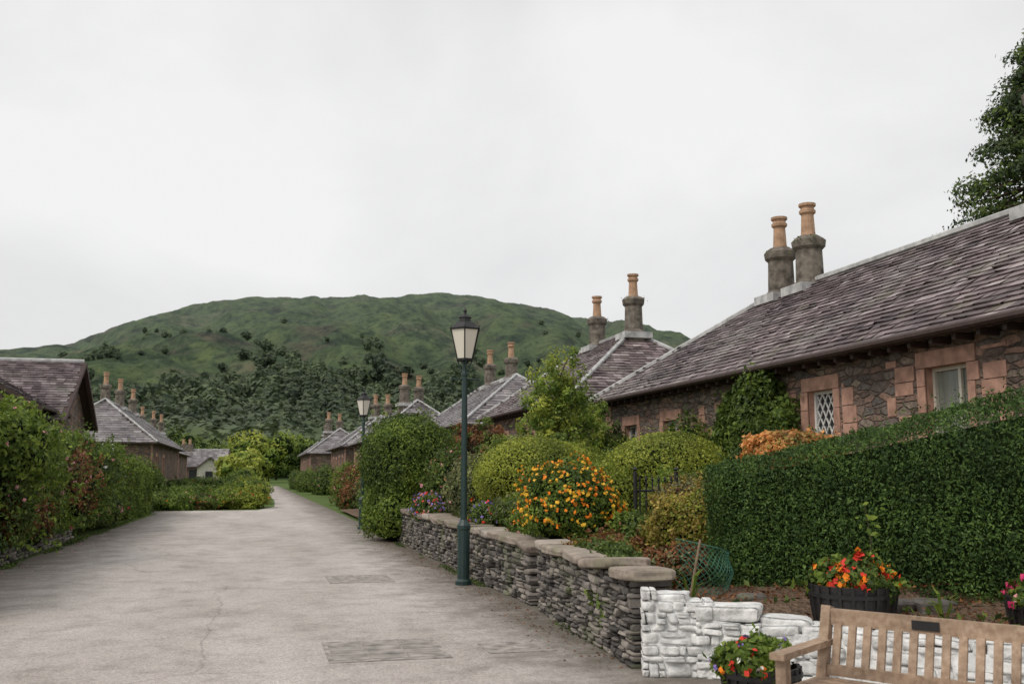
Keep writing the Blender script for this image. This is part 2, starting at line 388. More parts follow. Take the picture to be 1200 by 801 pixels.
# ---------------------------------------------------------------- houses
def inpoly(x, y, poly):
    c = False; j = len(poly)-1
    for i in range(len(poly)):
        xi, yi = poly[i]; xj, yj = poly[j]
        if (yi > y) != (yj > y) and x < (xj-xi)*(y-yi)/(yj-yi)+xi: c = not c
        j = i
    return c
def slates(q, poly, e0, e1, mat, rh=.17, w=.26):
    e0 = np.array(e0, float); e1 = np.array(e1, float); E = e1-e0; E /= np.linalg.norm(E)
    P = [np.array(p, float) for p in poly]
    cen = sum(P)/len(P); S = (cen-e0)-E*np.dot(cen-e0, E); S /= np.linalg.norm(S); nn = np.cross(E, S)
    if nn[2] < 0: nn = -nn
    p2 = [(np.dot(p-e0, E), np.dot(p-e0, S)) for p in P]
    smax = max(p[1] for p in p2); emin = min(p[0] for p in p2); emax = max(p[0] for p in p2)
    fs = []; rn = []; row = 0; s = -.03
    while s < smax-.02:
        e = emin-(row % 2)*w*.5-R.rand()*.05; rb = .12*R.randn()
        while e < emax:
            ww = w*(.8+.4*R.rand())
            if inpoly(e+ww/2, max(s+rh*.5, .01), p2):
                a = max(e, emin-.02); b = min(e+ww-.006, emax+.02)
                if b-a > .04:
                    lift = .026+.014*R.rand(); j = .010*R.randn()
                    b0 = e0+E*a+S*(s+j)+nn*lift; b1 = e0+E*b+S*(s+j+.006*R.randn())+nn*lift*(1+.25*R.randn())
                    t1 = e0+E*b+S*(s+rh+.01)+nn*.008; t0 = e0+E*a+S*(s+rh+.01)+nn*.008
                    fs.append([b0, b1, t1, t0]); fs.append([b0, b0-nn*.022, b1-nn*.022, b1])
                    r = min(1, max(0, R.rand()**1.3+rb)); rn += [r, r*.3]
            e += ww
        s += rh; row += 1
    q.add(fs, mat, np.array(rn)); q.add([P if len(P) == 4 else P+[P[-1]]], FASCIA, .2)

def chimney(q, c, k=1.0, hs=1.0):
    x, y, z = c
    q.lathe((x, y, z-.7), [(.42*k, 0), (.40*k, .72), (.31*k, .8), (.29*k, .75+.78*hs), (.36*k, .8+.8*hs), (.38*k, .95+.8*hs), (.33*k, 1.0+.8*hs), (.24*k, 1.06+.8*hs), (.01, 1.07+.8*hs)], SHAFT, 10)
    zt = z-.7+1.05+.8*hs
    q.lathe((x, y, zt), [(.17*k, 0), (.155*k, .1), (.135*k, .5), (.18*k, .54), (.185*k, .6), (.15*k, .63), (.15*k, .68), (.19*k, .7), (.19*k, .76), (.12*k, .77), (.1*k, .5)], POT, 12)
    for i in range(4):
        a = R.rand()*6.28; P = np.array([x+.33*k*math.cos(a), y+.33*k*math.sin(a), zt-.10])+R.randn(22, 3)*.045
        q.add(leafq(P, R.randn(22, 3), .05), L_MID)
def openwall(q, x, nrm, y0, y1, z0, z1, ops, wm, frame=WHITE):
    ys = sorted({y0, y1, *[o[0] for o in ops], *[o[1] for o in ops]}); zs = sorted({z0, z1, *[o[2] for o in ops], *[o[3] for o in ops]})
    for a, b in zip(ys[:-1], ys[1:]):
        for c, d in zip(zs[:-1], zs[1:]):
            if any(o[0] <= (a+b)/2 <= o[1] and o[2] <= (c+d)/2 <= o[3] for o in ops): continue
            q.face([(x, a, c), (x, b, c), (x, b, d), (x, a, d)], wm)
    for o in ops:
        a, b, c, d = o[:4]; kind = o[4] if len(o) > 4 else 'sash'; xi = x-nrm*.16
        for f in ([(x, a, c), (xi, a, c), (xi, a, d), (x, a, d)], [(x, b, c), (xi, b, c), (xi, b, d), (x, b, d)], [(x, a, d), (xi, a, d), (xi, b, d), (x, b, d)], [(x, a, c), (xi, a, c), (xi, b, c), (x, b, c)]):
            q.face(f, PINK)
        q.face([(xi, a, c), (xi, b, c), (xi, b, d), (xi, a, d)], GLASSC if kind == 'plain' else GLASS)
        xf = xi+nrm*.025; fw = .05; fm = frame if kind != 'plain' else FRAMEW
        q.box((xf, a+fw/2, (c+d)/2), (.05, fw, d-c), fm); q.box((xf, b-fw/2, (c+d)/2), (.05, fw, d-c), fm)
        q.box((xf, (a+b)/2, c+fw/2), (.046, b-a-.1, fw), fm); q.box((xf, (a+b)/2, d-fw/2), (.046, b-a-.1, fw), fm)
        if kind == 'lattice':
            W = b-a-.1; H = d-c-.1; n = 4; st = W/n*1.0; u0 = a+.05; v0 = c+.05; sl = 1.55; xl_ = xi+nrm*.02
            kk = -int(H/sl/st)-1
            while kk*st < W:
                for sg in (1, -1):
                    pts = []
                    for i in range(60):
                        zz = H*i/59; yy = kk*st+zz/sl
                        if 0 <= yy <= W: pts.append((yy, zz))
                    if len(pts) > 2:
                        (ya, za), (yb, zb) = pts[0], pts[-1]
                        if sg < 0: ya, yb = W-ya, W-yb
                        q.tube([(xl_+sg*.004, u0+ya, v0+za), (xl_+sg*.004, u0+yb, v0+zb)], .014, WHITE, 4)
                kk += 1
        elif kind == 'plain':
            q.box((xf, a+(b-a)*.36, (c+d)/2), (.042, .05, d-c-.1), fm)
        else:
            q.box((xf, (a+b)/2, (c+d)/2), (.042, b-a-.1, .045), fm); q.box((xf, (a+b)/2, (c+d)/2), (.038, .035, d-c-.1), fm)
        sw = .17; xs = x+nrm*.004
        zz = c-.0
        while zz < d-.05:
            hh = min(.26+.16*R.rand(), d-zz)
            for side in (-1, 1):
                w2 = sw*(.8+.6*R.rand()); yc = (a-w2/2) if side < 0 else (b+w2/2)
                q.box((xs, yc, zz+hh/2), (.03, w2, hh-.01), PINK)
            zz += hh
        q.box((x+nrm*.006, (a+b)/2, d+.115), (.036, b-a+.34, .22), PINK)
        q.box((x+nrm*.03, (a+b)/2, c-.06), (.12, b-a+.24, .11), PINK)

def cottage(name, xw0, xw1, y0, y1, ez, rz, chims, ops, face=-1, wm=STONEW, sm=SLATE, rh=.17, w=.26, oh=.35, hipk=1.08, chk=1.0, pinkb=()):
    E = empty(name); q = Q()
    fx = xw0 if face < 0 else xw1; bx = xw1 if face < 0 else xw0
    openwall(q, fx, face, y0, y1, -.3, ez+.12, ops, wm)
    q.face([(bx, y0, -.3), (bx, y1, -.3), (bx, y1, ez+.1), (bx, y0, ez+.1)], wm)
    for y in (y0, y1): q.face([(xw0, y, -.3), (xw1, y, -.3), (xw1, y, ez+.1), (xw0, y, ez+.1)], wm)
    for y in (y0, y1):
        z = -.1
        while z < ez-.1:
            sgn = 1 if y == y0 else -1; l = .3+.25*R.rand(); h = .3
            q.box((fx+face*.01, y+sgn*(l/2-.02), z+h/2), (.05, l, h-.012), PINK); z += h
    for (py0, py1, pz0, pz1) in pinkb:
        z = pz0
        while z < pz1-.05:
            h = min(.16+.12*R.rand(), pz1-z); y = py0+.12*R.rand()
            while y < py1-.05:
                l = min(.22+.3*R.rand(), py1-y)
                if R.rand() < .62: q.box((fx, y+l/2, z+h/2), (.018+.008*R.rand(), l-.014, h-.014), PINK)
                y += l
            z += h
    q.finish('walls', E)
    q = Q(); X0, X1, Y0, Y1 = xw0-oh, xw1+oh, y0-oh, y1+oh; xr = (X0+X1)/2; hp = (X1-X0)/2*hipk
    a, b, c, d = (X0, Y0, ez), (X1, Y0, ez), (X1, Y1, ez), (X0, Y1, ez); r0 = (xr, Y0+hp, rz); r1 = (xr, Y1-hp, rz)
    slates(q, [a, d, r1, r0], a, d, sm, rh, w); slates(q, [b, c, r1, r0], b, c, sm, rh*1.5, w*1.5)
    slates(q, [a, b, r0], a, b, sm, rh, w); slates(q, [d, c, r1], d, c, sm, rh, w)
    up = np.array([0, 0, .045])
    for p, t in ((a, r0), (b, r0), (c, r1), (d, r1), (r0, r1)):
        q.tube([np.array(p)+up, np.array(t)+up], .07, LEAD, 6)
    q.face([(X0, Y0, ez-.03), (X1, Y0, ez-.03), (X1, Y1, ez-.03), (X0, Y1, ez-.03)], FASCIA)
    for p, t in ((a, b), (b, c), (c, d), (d, a)):
        p = np.array(p); t = np.array(t); m_ = (p+t)/2; sz = np.abs(t-p)
        q.box(m_+[0, 0, -.045], (max(sz[0], .04)-(.05 if sz[0] > 1 else 0), max(sz[1], .04), .10), FASCIA)
    xg = X0-.07 if face < 0 else X1+.07
    q.tube([(xg, Y0, ez-.02), (xg, Y1, ez-.05)], .055, FASCIA, 8)
    y = y0+.3
    while y < y1 and y0 < 40:
        xo = fx+face*oh*.45; q.box((xo, y, ez-.12), (oh*.8, .07, .09), FASCIA); y += .45
    q.finish('roof', E)
    q = Q()
    for ch in chims:
        chimney(q, (ch[0], ch[1], rz-.05), chk, hs=(ch[2] if len(ch) > 2 else 1))
        q.box((ch[0], ch[1], rz-.16), (.96*chk, .9*chk, .20), LEAD)
    if chims: q.finish('chimneys', E)
    return E

A = cottage('stone_cottage', 8.85, 14.95, 1.0, 24.5, 3.45, 5.8, [(11.9, 19.55, .95), (11.9, 20.8, .95), (11.9, 12.45, 1.9)],
        [(10.89, 11.73, 1.7, 3.02, 'plain'), (13.98, 14.74, 1.55, 2.93, 'lattice'), (20.0, 20.8, 1.7, 2.75), (22.4, 23.2, 1.7, 2.75), (6.5, 7.4, 1.7, 3.0)],
        pinkb=[(11.95, 12.6, 1.6, 3.2), (10.1, 10.65, 1.6, 3.2), (13.35, 13.75, 1.5, 3.0), (15.0, 15.5, 1.5, 3.0), (17.5, 19, 1.5, 3.0)])
B_ = cottage('stone_cottage', 8.85, 14.95, 27.2, 38.2, 3.7, 6.2, [(11.9, 30.3, 1.05), (11.9, 33.9, .9)],
        [(28.6, 29.4, 1.8, 2.9), (31.5, 32.3, 1.8, 2.9), (35, 35.8, 1.8, 2.9)])
C_ = cottage('stone_cottage', 8.85, 14.95, 42.2, 56.5, 3.7, 6.2, [(11.9, 51, 1.0), (11.9, 46.5, .8)],
        [(44, 44.8, 1.8, 2.9), (47, 47.8, 1.8, 2.9), (52, 52.8, 1.8, 2.9)], sm=SLATE2, rh=.22, w=.35)
cottage('stone_cottage', 7.0, 13.0, 60, 73, 3.6, 6.2, [(10.5, 66, 1), (9.4, 65, 1.05)], [(62, 62.8, 1.6, 2.8), (65, 65.8, 1.6, 2.8), (68, 69, .2, 2.7), (71, 71.8, 1.6, 2.8)], sm=SLATE2, rh=.25, w=.4, chk=1.1)
cottage('stone_cottage', 6.6, 12.6, 76, 90, 3.6, 6.1, [(10.1, 79, .8), (9.2, 79.5, .8)], [(78, 79, 1.6, 2.8), (81, 82, 1.6, 2.8), (84, 85, .2, 2.7), (87, 88, 1.6, 2.8)], sm=SLATE2, rh=.25, w=.4, chk=1.1)
cottage('stone_cottage', 5.2, 11.2, 98, 118, 3.5, 6.0, [(8.6, 107, 1), (7.4, 106, 1.1), (7.9, 116, .9)], [(100, 101, 1.6, 2.8), (104, 105, 1.6, 2.8), (108, 109, .2, 2.7), (112, 113, 1.6, 2.8)], sm=SLATE2, rh=.3, w=.5, chk=1.15)
cottage('stone_cottage', -12.2, -5.9, 62.3, 84, 3.4, 6.1, [(-9.3, 67.5, 1), (-9.0, 72, 1), (-9.0, 79.5, .9)], [(65, 66, 1.3, 2.6), (70, 71, 1.3, 2.6)], face=1, sm=SLATE2, rh=.25, w=.4)
cottage('stone_cottage', -12.6, -7, 90, 112, 3.4, 5.8, [(-10, 96, .9), (-9.6, 102, .9), (-9.4, 108, .9)], [(93, 94, 1.3, 2.6), (99, 100, 1.3, 2.6)], face=1, sm=SLATE2, rh=.3, w=.5)
def gable(q, axis, a0, a1, b0, b1, ez, rz, wm, sm, oh=.35, z0=-.3, rh=.17, w=.26, barge=FASCIA):
    T = (lambda a, b, z: (a, b, z)) if axis == 'x' else (lambda a, b, z: (b, a, z))
    bm = (b0+b1)/2; sl = (rz-ez)/((b1-b0)/2+oh)
    wt = ez+sl*oh-.02
    for a in (a0, a1):
        q.face([T(a, b0, z0), T(a, b1, z0), T(a, b1, wt), T(a, b0, wt)], wm); q.face([T(a, b0, wt), T(a, b1, wt), T(a, bm, rz-.06)], wm)
    for b in (b0, b1): q.face([T(a0, b, z0), T(a1, b, z0), T(a1, b, wt), T(a0, b, wt)], wm)
    for s in (-1, 1):
        be = (b0-oh) if s < 0 else (b1+oh)
        P = [T(a0-oh, be, ez), T(a1+oh, be, ez), T(a1+oh, bm, rz), T(a0-oh, bm, rz)]
        slates(q, P, P[0], P[1], sm, rh, w)
        for a in (a0-oh-.02, a1+oh+.02):
            q.tube([T(a, be, ez-.08), T(a, bm, rz-.06)], .10, barge, 4)
        q.tube([T(a0-oh, be, ez-.03), T(a1+oh, be, ez-.03)], .06, FASCIA, 6)
    q.tube([T(a0-oh, bm, rz+.04), T(a1+oh, bm, rz+.04)], .08, LEAD, 6)
E = empty('gabled_stone_house'); q = Q()
gable(q, 'x', -20, -6.35, 34.9, 41.1, 3.3, 5.5, STONEW, SLATE)
q.finish('main_range', E); q = Q()
gable(q, 'y', 33.1, 37.0, -12.2, -6.6, 3.6, 5.3, STONEW, SLATE)
q.box((-9.3, 33.05, 2.3), (1.0, .08, 1.3), WHITE); q.box((-9.3, 33.0, 2.3), (.8, .06, 1.1), GLASS)
q.finish('front_wing', E)
E = empty('cream_cottage'); q = Q()
gable(q, 'x', -12.4, -4.0, 150, 156, 2.5, 5.0, STONEW, SLATE2, rh=.35, w=.5)
for x in (-11.3, -8.5, -5.5): q.box((x, 149.97, 1.5), (1, .1, 1.2), GLASS)
q.box((-9.6, 153, 5.2), (1.7, .9, 1.2), SHAFT); q.lathe((-10.1, 153, 5.8), [(.2, 0), (.18, .7)], POT); q.lathe((-9.2, 153, 5.8), [(.2, 0), (.18, .7)], POT)
q.finish('main_range', E); q = Q()
gable(q, 'y', 144, 150.2, -7.6, -4.2, 2.2, 3.8, CREAM, SLATE2, rh=.35, w=.5); q.box((-6, 143.95, 1.3), (1.0, .1, 1.1), GLASS); q.finish('gabled_porch', E)

# ---------------------------------------------------------------- ground, road, garden, hill
def sheet(name, pts, z, mat):
    me = bpy.data.meshes.new(name); me.from_pydata([(x, y, z) for x, y in pts], [], [list(range(len(pts)))]); me.materials.append(mat)
    o = bpy.data.objects.new(name, me); COL.objects.link(o); return o
m, nt, out = newmat('grass_ground'); v = coords(nt)
n = noi(nt, v, .6, 8, .7); pbsdf(nt, out, ramp(nt, n, [(.3, (.06, .10, .028)), (.6, (.12, .17, .05)), (.8, (.19, .19, .09))]), .95, .1, bump(nt, n, .6, .1)); GR = m
sheet('ground', [(-4000, -200), (4000, -200), (4000, 6000), (-4000, 6000)], -.004, GR)
m, nt, out = newmat('worn_road_surface'); v = coords(nt)
fine = noi(nt, v, 95, 4, .7); agg = N(nt, 'ShaderNodeTexVoronoi', i_Scale=70.); nt.links.new(v, agg.inputs['Vector'])
sp = nt.nodes.new('ShaderNodeSeparateColor'); nt.links.new(agg.outputs['Color'], sp.inputs[0])
big = noi(nt, coords(nt, (1, .25, 1)), .7, 6, .6); med = noi(nt, v, 1.6, 8, .74)
c = ramp(nt, big, [(.32, (.42, .375, .345)), (.5, (.50, .455, .425)), (.68, (.58, .535, .50))])
c = mix(nt, c, ramp(nt, med, [(.30, (.68, .67, .66)), (.52, (1.02,)*3)]), 1.0, 'MULTIPLY')
c = mix(nt, c, ramp(nt, sp.outputs[0], [(0, (.70,)*3), (.5, (1,)*3), (1, (1.22,)*3)]), .8, 'MULTIPLY')
c = mix(nt, c, ramp(nt, fine, [(.3, (.72,)*3), (.7, (1.22,)*3)]), .9, 'MULTIPLY')
sx = nt.nodes.new('ShaderNodeSeparateXYZ'); nt.links.new(v, sx.inputs[0])
def mth(op, a, b=None):
    k = nt.nodes.new('ShaderNodeMath'); k.operation = op
    for i, s in enumerate((a, b)):
        if s is None: continue
        if isinstance(s, bpy.types.NodeSocket): nt.links.new(s, k.inputs[i])
        else: k.inputs[i].default_value = s
    return k.outputs[0]
wob = mth('MULTIPLY', mth('SUBTRACT', noi(nt, v, 1.5, 8, .78), .5), 3.2)
xr_ = mth('ADD', sx.outputs[0], wob)
mr = N(nt, 'ShaderNodeMapRange'); mr.inputs[1].default_value = 1.9; mr.inputs[2].default_value = 3.1; nt.links.new(xr_, mr.inputs[0])
gy = N(nt, 'ShaderNodeMapRange'); gy.inputs[1].default_value = 5.4; gy.inputs[2].default_value = 7.4; nt.links.new(sx.outputs[1], gy.inputs[0])
er = mth('MULTIPLY', mr.outputs[0], gy.outputs[0])
ml = N(nt, 'ShaderNodeMapRange'); ml.inputs[1].default_value = -2.3; ml.inputs[2].default_value = -3.9; nt.links.new(xr_, ml.inputs[0])
edge = mth('MAXIMUM', er, ml.outputs[0])
c = mix(nt, c, (.125, .108, .085), mth('MULTIPLY', edge, .85))
cr_ = N(nt, 'ShaderNodeTexVoronoi', feature='DISTANCE_TO_EDGE', i_Scale=.30)
wn = N(nt, 'ShaderNodeTexNoise', i_Scale=1.1, i_Detail=6); nt.links.new(v, wn.inputs['Vector'])
nt.links.new(mix(nt, v, wn.outputs['Color'], .35), cr_.inputs['Vector'])
crk = ramp(nt, cr_.outputs[0], [(.0, (.6,)*3), (.004, (1,)*3)])
c = mix(nt, c, crk, .6, 'MULTIPLY')
pbsdf(nt, out, c, .92, .2, bump(nt, fine, .5, .008)); ROAD = m
sheet('road', [(-4.25, -8), (12, -8), (12, 4), (6.6, 5.1), (5.5, 6.0), (4.3, 7.1), (3.35, 7.8), (3.4, 28), (3.3, 60), (3.0, 130), (.6, 130), (1.2, 60), (1.0, 50), (.2, 45.5), (-7, 45.0), (-7, 43.2), (-3.7, 42.8), (-4.05, 25)], .004, ROAD)
ASPH = simple('worn_patch', (.33, .30, .275), .9, .45, 9, .2, .6, .01)
CAST = simple('cast_iron_cover', (.30, .27, .245), .7, .45, 6, .4, .4, .01)
E = empty('drain_cover'); q = Q()
q.box((1.2, 9.35, .006), (1.06, 1.06, .010), ASPH)
for i in range(3):
    for j in range(4):
        q.box((.87+i*.33, 9.01+j*.225, .008), (.312, .208, .012), CAST)
q.finish('cover_plates', E)
q = Q(); q.box((1.6, 15.6, .007), (.95, 1.1, .006), ASPH); q.finish('tarmac_patch')
q = Q(); q.box((2.4, 9.2, .006), (.62, .55, .008), ASPH); q.finish('tarmac_patch')
q = Q(); n_ = 260; P = np.stack([-4.1+np.abs(R.randn(n_))*.5, 16+R.rand(n_)*22, np.full(n_, .012)], 1)
q.add(leafq(P, np.tile([0, 0, 1.], (n_, 1)), .035, .9, .1), F_PINK); 
n_ = 1200; P = np.stack([3.2-np.abs(R.randn(n_))*.28, 8+R.rand(n_)*18, np.full(n_, .012)], 1)
q.add(leafq(P, np.tile([0, 0, 1.], (n_, 1)), .03, .7, .2), L_RUST)
n_ = 4500; P = np.stack([3.24-np.abs(R.randn(n_))*.06, 8+R.rand(n_)*18, .01+.05*R.rand(n_)**3], 1); sel = sn(P, 9, 2) > .1
q.add(leafq(P[sel], np.tile([0, 0, .6], (sel.sum(), 1)), .04, .3, 1.2), L_MID)
n_ = 5000; P = np.stack([-4.04+np.abs(R.randn(n_))*.08, 13+R.rand(n_)*27, .01+.08*R.rand(n_)**2], 1); sel = sn(P, 19, 1.2) > -.1
q.add(leafq(P[sel], np.tile([0, 0, .4], (sel.sum(), 1)), .06, .25, 1.4), L_MID); q.finish('verge_grass_and_fallen_petals')
def xl(y):
    pts = [(-9, 12), (4, 7.6), (5.2, 6.45), (6.1, 5.45), (7.2, 4.3), (7.8, 3.4), (28, 3.45), (43, 3.5)]
    return np.interp(y, [p[0] for p in pts], [p[1] for p in pts])
V = []; F = []; ysr = list(np.arange(2, 43, .25)); nx = 26
for y in ysr:
    a = float(xl(y)); 
    for i in range(nx):
        x = a+(9.2-a)*i/(nx-1) if a < 9.1 else 9.1+.01*i
        z = .40+.05*noise.noise(Vector((x*1.5, y*1.5, 3)))+.02*noise.noise(Vector((x*7, y*7, 3)))+min(1, i/(nx-1)*1.2)*.35
        if y > 26: z *= max(.25, 1-(y-26)/12)
        if y < 7.8: z -= .10
        V.append((x, y, z))
for j in range(len(ysr)-1):
    for i in range(nx-1): F.append((j*nx+i, j*nx+i+1, (j+1)*nx+i+1, (j+1)*nx+i))
me = bpy.data.meshes.new('garden_soil'); me.from_pydata(V, [], F); me.materials.append(simple('bark_mulch', (.18, .125, .09), .95, .6, 26, .1, 1, .04)); me.shade_smooth()
COL.objects.link(bpy.data.objects.new('garden_soil', me))
q = Q(); n_ = 8000; Y = 5+R.rand(n_)*8; X = xl(Y)+R.rand(n_)*3; P = np.stack([X, Y, .40+np.clip((X-xl(Y))/(9.2-xl(Y))*1.2, 0, 1)*.35+.02-(Y < 7.8)*.10+.03*R.rand(n_)], 1)
q.add(leafq(P, np.tile([0, 0, 1.], (n_, 1)), .045, .5, .6), L_RUST)
P2 = P[:2400]+[0, 0, .03]; sel = sn(P2, 3, 2) > .1; q.add(leafq(P2[sel], np.tile([0, 0, 1.], (sel.sum(), 1)), .07, .5, 1.2), L_MID); q.finish('leaf_litter')

PR = [(-.9, .035), (-.6, .05), (-.35, .085), (-.2296, .108), (-.187, .1153), (-.136, .133), (-.0716, .1606), (-.028, .169), (.03, .173), (.0793, .177), (.14, .179), (.188, .187), (.22, .1806), (.275, .1727), (.33, .166), (.36, .150), (.40, .125), (.46, .10), (.6, .07), (1.0, .04)]
YR = 1500.
def hill(x, y):
    x = np.asarray(x, float); y = np.asarray(y, float)
    p = np.interp(x/YR, [a for a, b in PR], [b for a, b in PR])*YR
    t = np.clip((y-240)/(YR-240), 0, 1); g = .55*t**1.35+.45*(3*t**2-2*t**3)**1.15
    back = np.clip((y-YR)/900, 0, 1); g = g*(1-.7*back**1.3)
    P = np.stack([x/120, y/160, x*0], 1)
    und = 11*sn(P, 5, 1.0)+7*sn(P, 6, 2.3)
    gul = 0
    for (gx, sl_, dp, wd) in [(40, .25, 20, 28), (190, -.12, 18, 26), (-180, .1, 14, 28), (330, -.2, 16, 30), (-60, .3, 12, 20), (120, .05, 12, 18), (420, -.1, 14, 30), (-300, .2, 12, 30), (260, .1, 12, 16)]:
        gul = gul-dp*np.exp(-((x+sl_*(y-800)-gx+14*np.sin(y/90+gx))/wd)**2)
    env = np.clip(t*3, 0, 1)*np.clip((YR-y)/250, .15, 1)
    return p*g+(und+gul)*env*np.clip(t*2, .2, 1)
xs = np.concatenate([np.linspace(-1500, -620, 20), np.linspace(-600, 900, 300), np.linspace(930, 2200, 22)]); yy = np.concatenate([np.linspace(240, 1700, 210), np.linspace(1730, 2400, 14)])
XX, YY = np.meshgrid(xs, yy); HH = hill(XX.ravel(), YY.ravel())
fr = np.array([noise.fractal(Vector((a/40, b/40, 0)), 1, 2, 6) for a, b in zip(XX.ravel(), YY.ravel())])
tt_ = np.clip((YY.ravel()-300)/500, 0, 1); HH = HH+fr*6.5*tt_*np.clip((1650-YY.ravel())/200, .5, 1)
VV = np.stack([XX.ravel(), YY.ravel(), HH-.5], 1); nx = len(xs)
F = [(j*nx+i, j*nx+i+1, (j+1)*nx+i+1, (j+1)*nx+i) for j in range(len(yy)-1) for i in range(nx-1)]
me = bpy.data.meshes.new('hill'); me.from_pydata(VV.tolist(), [], F); me.shade_smooth()
m, nt, out = newmat('hillside_bracken_haze'); v = coords(nt)
n1 = noi(nt, v, .0085, 9, .68); n2 = noi(nt, coords(nt, (1, .3, 1), (0, 0, .3)), .04, 9, .74); n3 = noi(nt, v, .10, 7, .78)
c = ramp(nt, n1, [(.36, (.115, .105, .07)), (.43, (.072, .105, .052)), (.49, (.11, .155, .062)), (.56, (.075, .115, .055)), (.66, (.165, .165, .105))])
c = mix(nt, c, ramp(nt, n2, [(.40, (.36, .44, .44)), (.50, (1.0, 1.0, .96)), (.64, (1.35, 1.25, 1.15))]), 1.0, 'MULTIPLY')
c = mix(nt, c, ramp(nt, n3, [(.40, (.40, .46, .46)), (.50, (1.08,)*3)]), .95, 'MULTIPLY')
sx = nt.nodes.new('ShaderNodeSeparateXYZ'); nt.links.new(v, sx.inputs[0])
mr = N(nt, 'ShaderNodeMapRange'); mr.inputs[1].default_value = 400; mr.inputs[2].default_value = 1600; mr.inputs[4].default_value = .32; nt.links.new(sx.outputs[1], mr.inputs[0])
c = mix(nt, c, (.25, .285, .285), mr.outputs[0])  # aerial haze painted into the bracken colour, paler with distance along Y
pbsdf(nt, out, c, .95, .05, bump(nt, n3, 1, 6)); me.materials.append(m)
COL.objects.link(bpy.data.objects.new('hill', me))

q = Q(); cnt = 0; tries = 0
while cnt < 3300 and tries < 60000:
    tries += 1
    y = 270+R.rand()**1.1*800; x = (-.30+.85*R.rand())*y
    dens = sn(np.array([[x/110, y/110, 0]]), 77, 1.0)[0]
    lim = 560+45*math.sin(x/60+1)+170*math.exp(-((x/y-.09)/.10)**2)+80*math.exp(-((x/y-.28)/.08)**2)
    lim += 70*R.randn()
    if y > lim:
        line = abs(((x+.6*y) % 210)-105) < 5 or abs(((x*.3-y) % 160)-80) < 3 or (dens > .9)
        if not line or R.rand() < .5: continue
    h = (6+5.5*R.rand())*(.7 if y > lim else 1); r = h*(.40+.22*R.rand()); z = float(hill(np.array([x]), np.array([y]))[0])
    c = np.array([x, y, z+h*.45]); k = 70
    dd = unit(R.randn(k, 3)); dd[:, 2] = dd[:, 2]*.9+.1; kk = (1+.3*sn(dd, R.randint(9999), 2.5))*(.75+.35*R.rand(k))
    P = c+dd*[r, r, h*.55]*kk[:, None]; tone = .30*R.rand()
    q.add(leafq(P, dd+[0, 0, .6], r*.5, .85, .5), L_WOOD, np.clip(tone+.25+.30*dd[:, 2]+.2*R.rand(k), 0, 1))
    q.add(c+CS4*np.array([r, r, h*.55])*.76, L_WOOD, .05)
    cnt += 1
q.finish('distant_woodland')
for (x, y, h, r, mt, m2) in [(0.5, 172, 8.2, 6, L_BRIGHT, L_LIME), (8, 195, 8.5, 6, L_MID, L_BRIGHT), (-10, 230, 8, 6, L_MID, None), (-22, 225, 9, 7, L_MID, None), (-34, 210, 10, 7, L_MID, L_BRIGHT),
                      (5, 240, 9, 7, L_BRIGHT, L_MID), (20, 220, 10, 7, L_MID, None), (-48, 190, 11, 8, L_MID, None), (36, 200, 11, 8, L_MID, None), (-1.5, 135, 4.2, 3.2, L_LIME, L_BRIGHT), (-16, 250, 11, 8, L_MID, None), (52, 170, 12, 8, L_MID, None), (70, 190, 12, 8, L_MID, None)]:
    tree('broadleaf_tree', (x, y, 0), h, r, 60, 9000, .55, mt, .3, .56, .40, clr=.28, core=True, mat2=m2, flat=.85)

# ---------------------------------------------------------------- garden walls
q = Q(); stonewall(q, (3.24, 7.95), (3.44, 11.5), .36, 0, .70, .72, .20, .058, WALLST, djit=.016)
coping(q, (3.23, 7.88), (3.44, 11.55), .46, .70, .72, .10, COPE, .75); q.finish('stone_wall')
q = Q(); stonewall(q, (3.46, 11.95), (3.52, 26.0), .36, 0, .68, .70, .24, .062, WALLST, djit=.016)
coping(q, (3.46, 11.9), (3.52, 26.0), .46, .68, .70, .10, COPE, .7); q.finish('stone_wall')
q = Q(); stonewall(q, (3.45, 11.45), (4.6, 11.5), .3, 0, .5, .5, .3, .1, WALLST)
for k in range(3): stone(q, (3.6+.28*k, 11.72, .06+.14*k), np.array([.22, .24, .08]), np.eye(3), COPE, CS5, .04)
q.finish('garden_steps')
q = Q()
W = dict(cs=CSW, jit=.07, mort=WSTONE, gap=.001, cin=.022, vh=.9)
stonewall(q, (3.08, 7.78), (3.6, 7.60), .32, 0, .66, .58, .15, .085, WSTONE, djit=.010, **W)
stonewall(q, (3.5, 7.62), (4.3, 7.12), .34, 0, .52, .42, .20, .09, WSTONE, djit=.014, **W)
stonewall(q, (4.25, 7.15), (5.45, 6.05), .34, 0, .42, .38, .22, .10, WSTONE, djit=.014, **W)
stonewall(q, (5.4, 6.1), (6.8, 4.9), .34, 0, .40, .40, .22, .10, WSTONE, djit=.014, **W)
for (x, y, z, s) in [(3.3, 7.72, .60, .11), (3.75, 7.48, .50, .15), (4.1, 7.3, .43, .13), (4.45, 7.05, .40, .14), (4.8, 6.7, .38, .14), (5.15, 6.4, .38, .12)]:
    stone(q, (x, y, z), np.array([s*1.5, s*1.15, s*.42]), [[.85, -.5, 0], [.5, .85, 0], [0, 0, 1]], WSTONE, CSW, .12, fr=2.2)
q.finish('whitewashed_stone_wall', merge=True)
q = Q(); stonewall(q, (-4.40, 12), (-4.28, 26), .3, 0, .36, .30, .3, .10, WALLST); q.finish('stone_wall')
q = Q()
for (x, y, s) in [(5.05, 7.9, .13), (5.4, 7.7, .1), (4.4, 8.4, .1), (5.7, 7.6, .12)]:
    stone(q, (x, y, .45), np.array([s*1.5, s, s*.7]), np.eye(3), WALLST, CS5, .2)
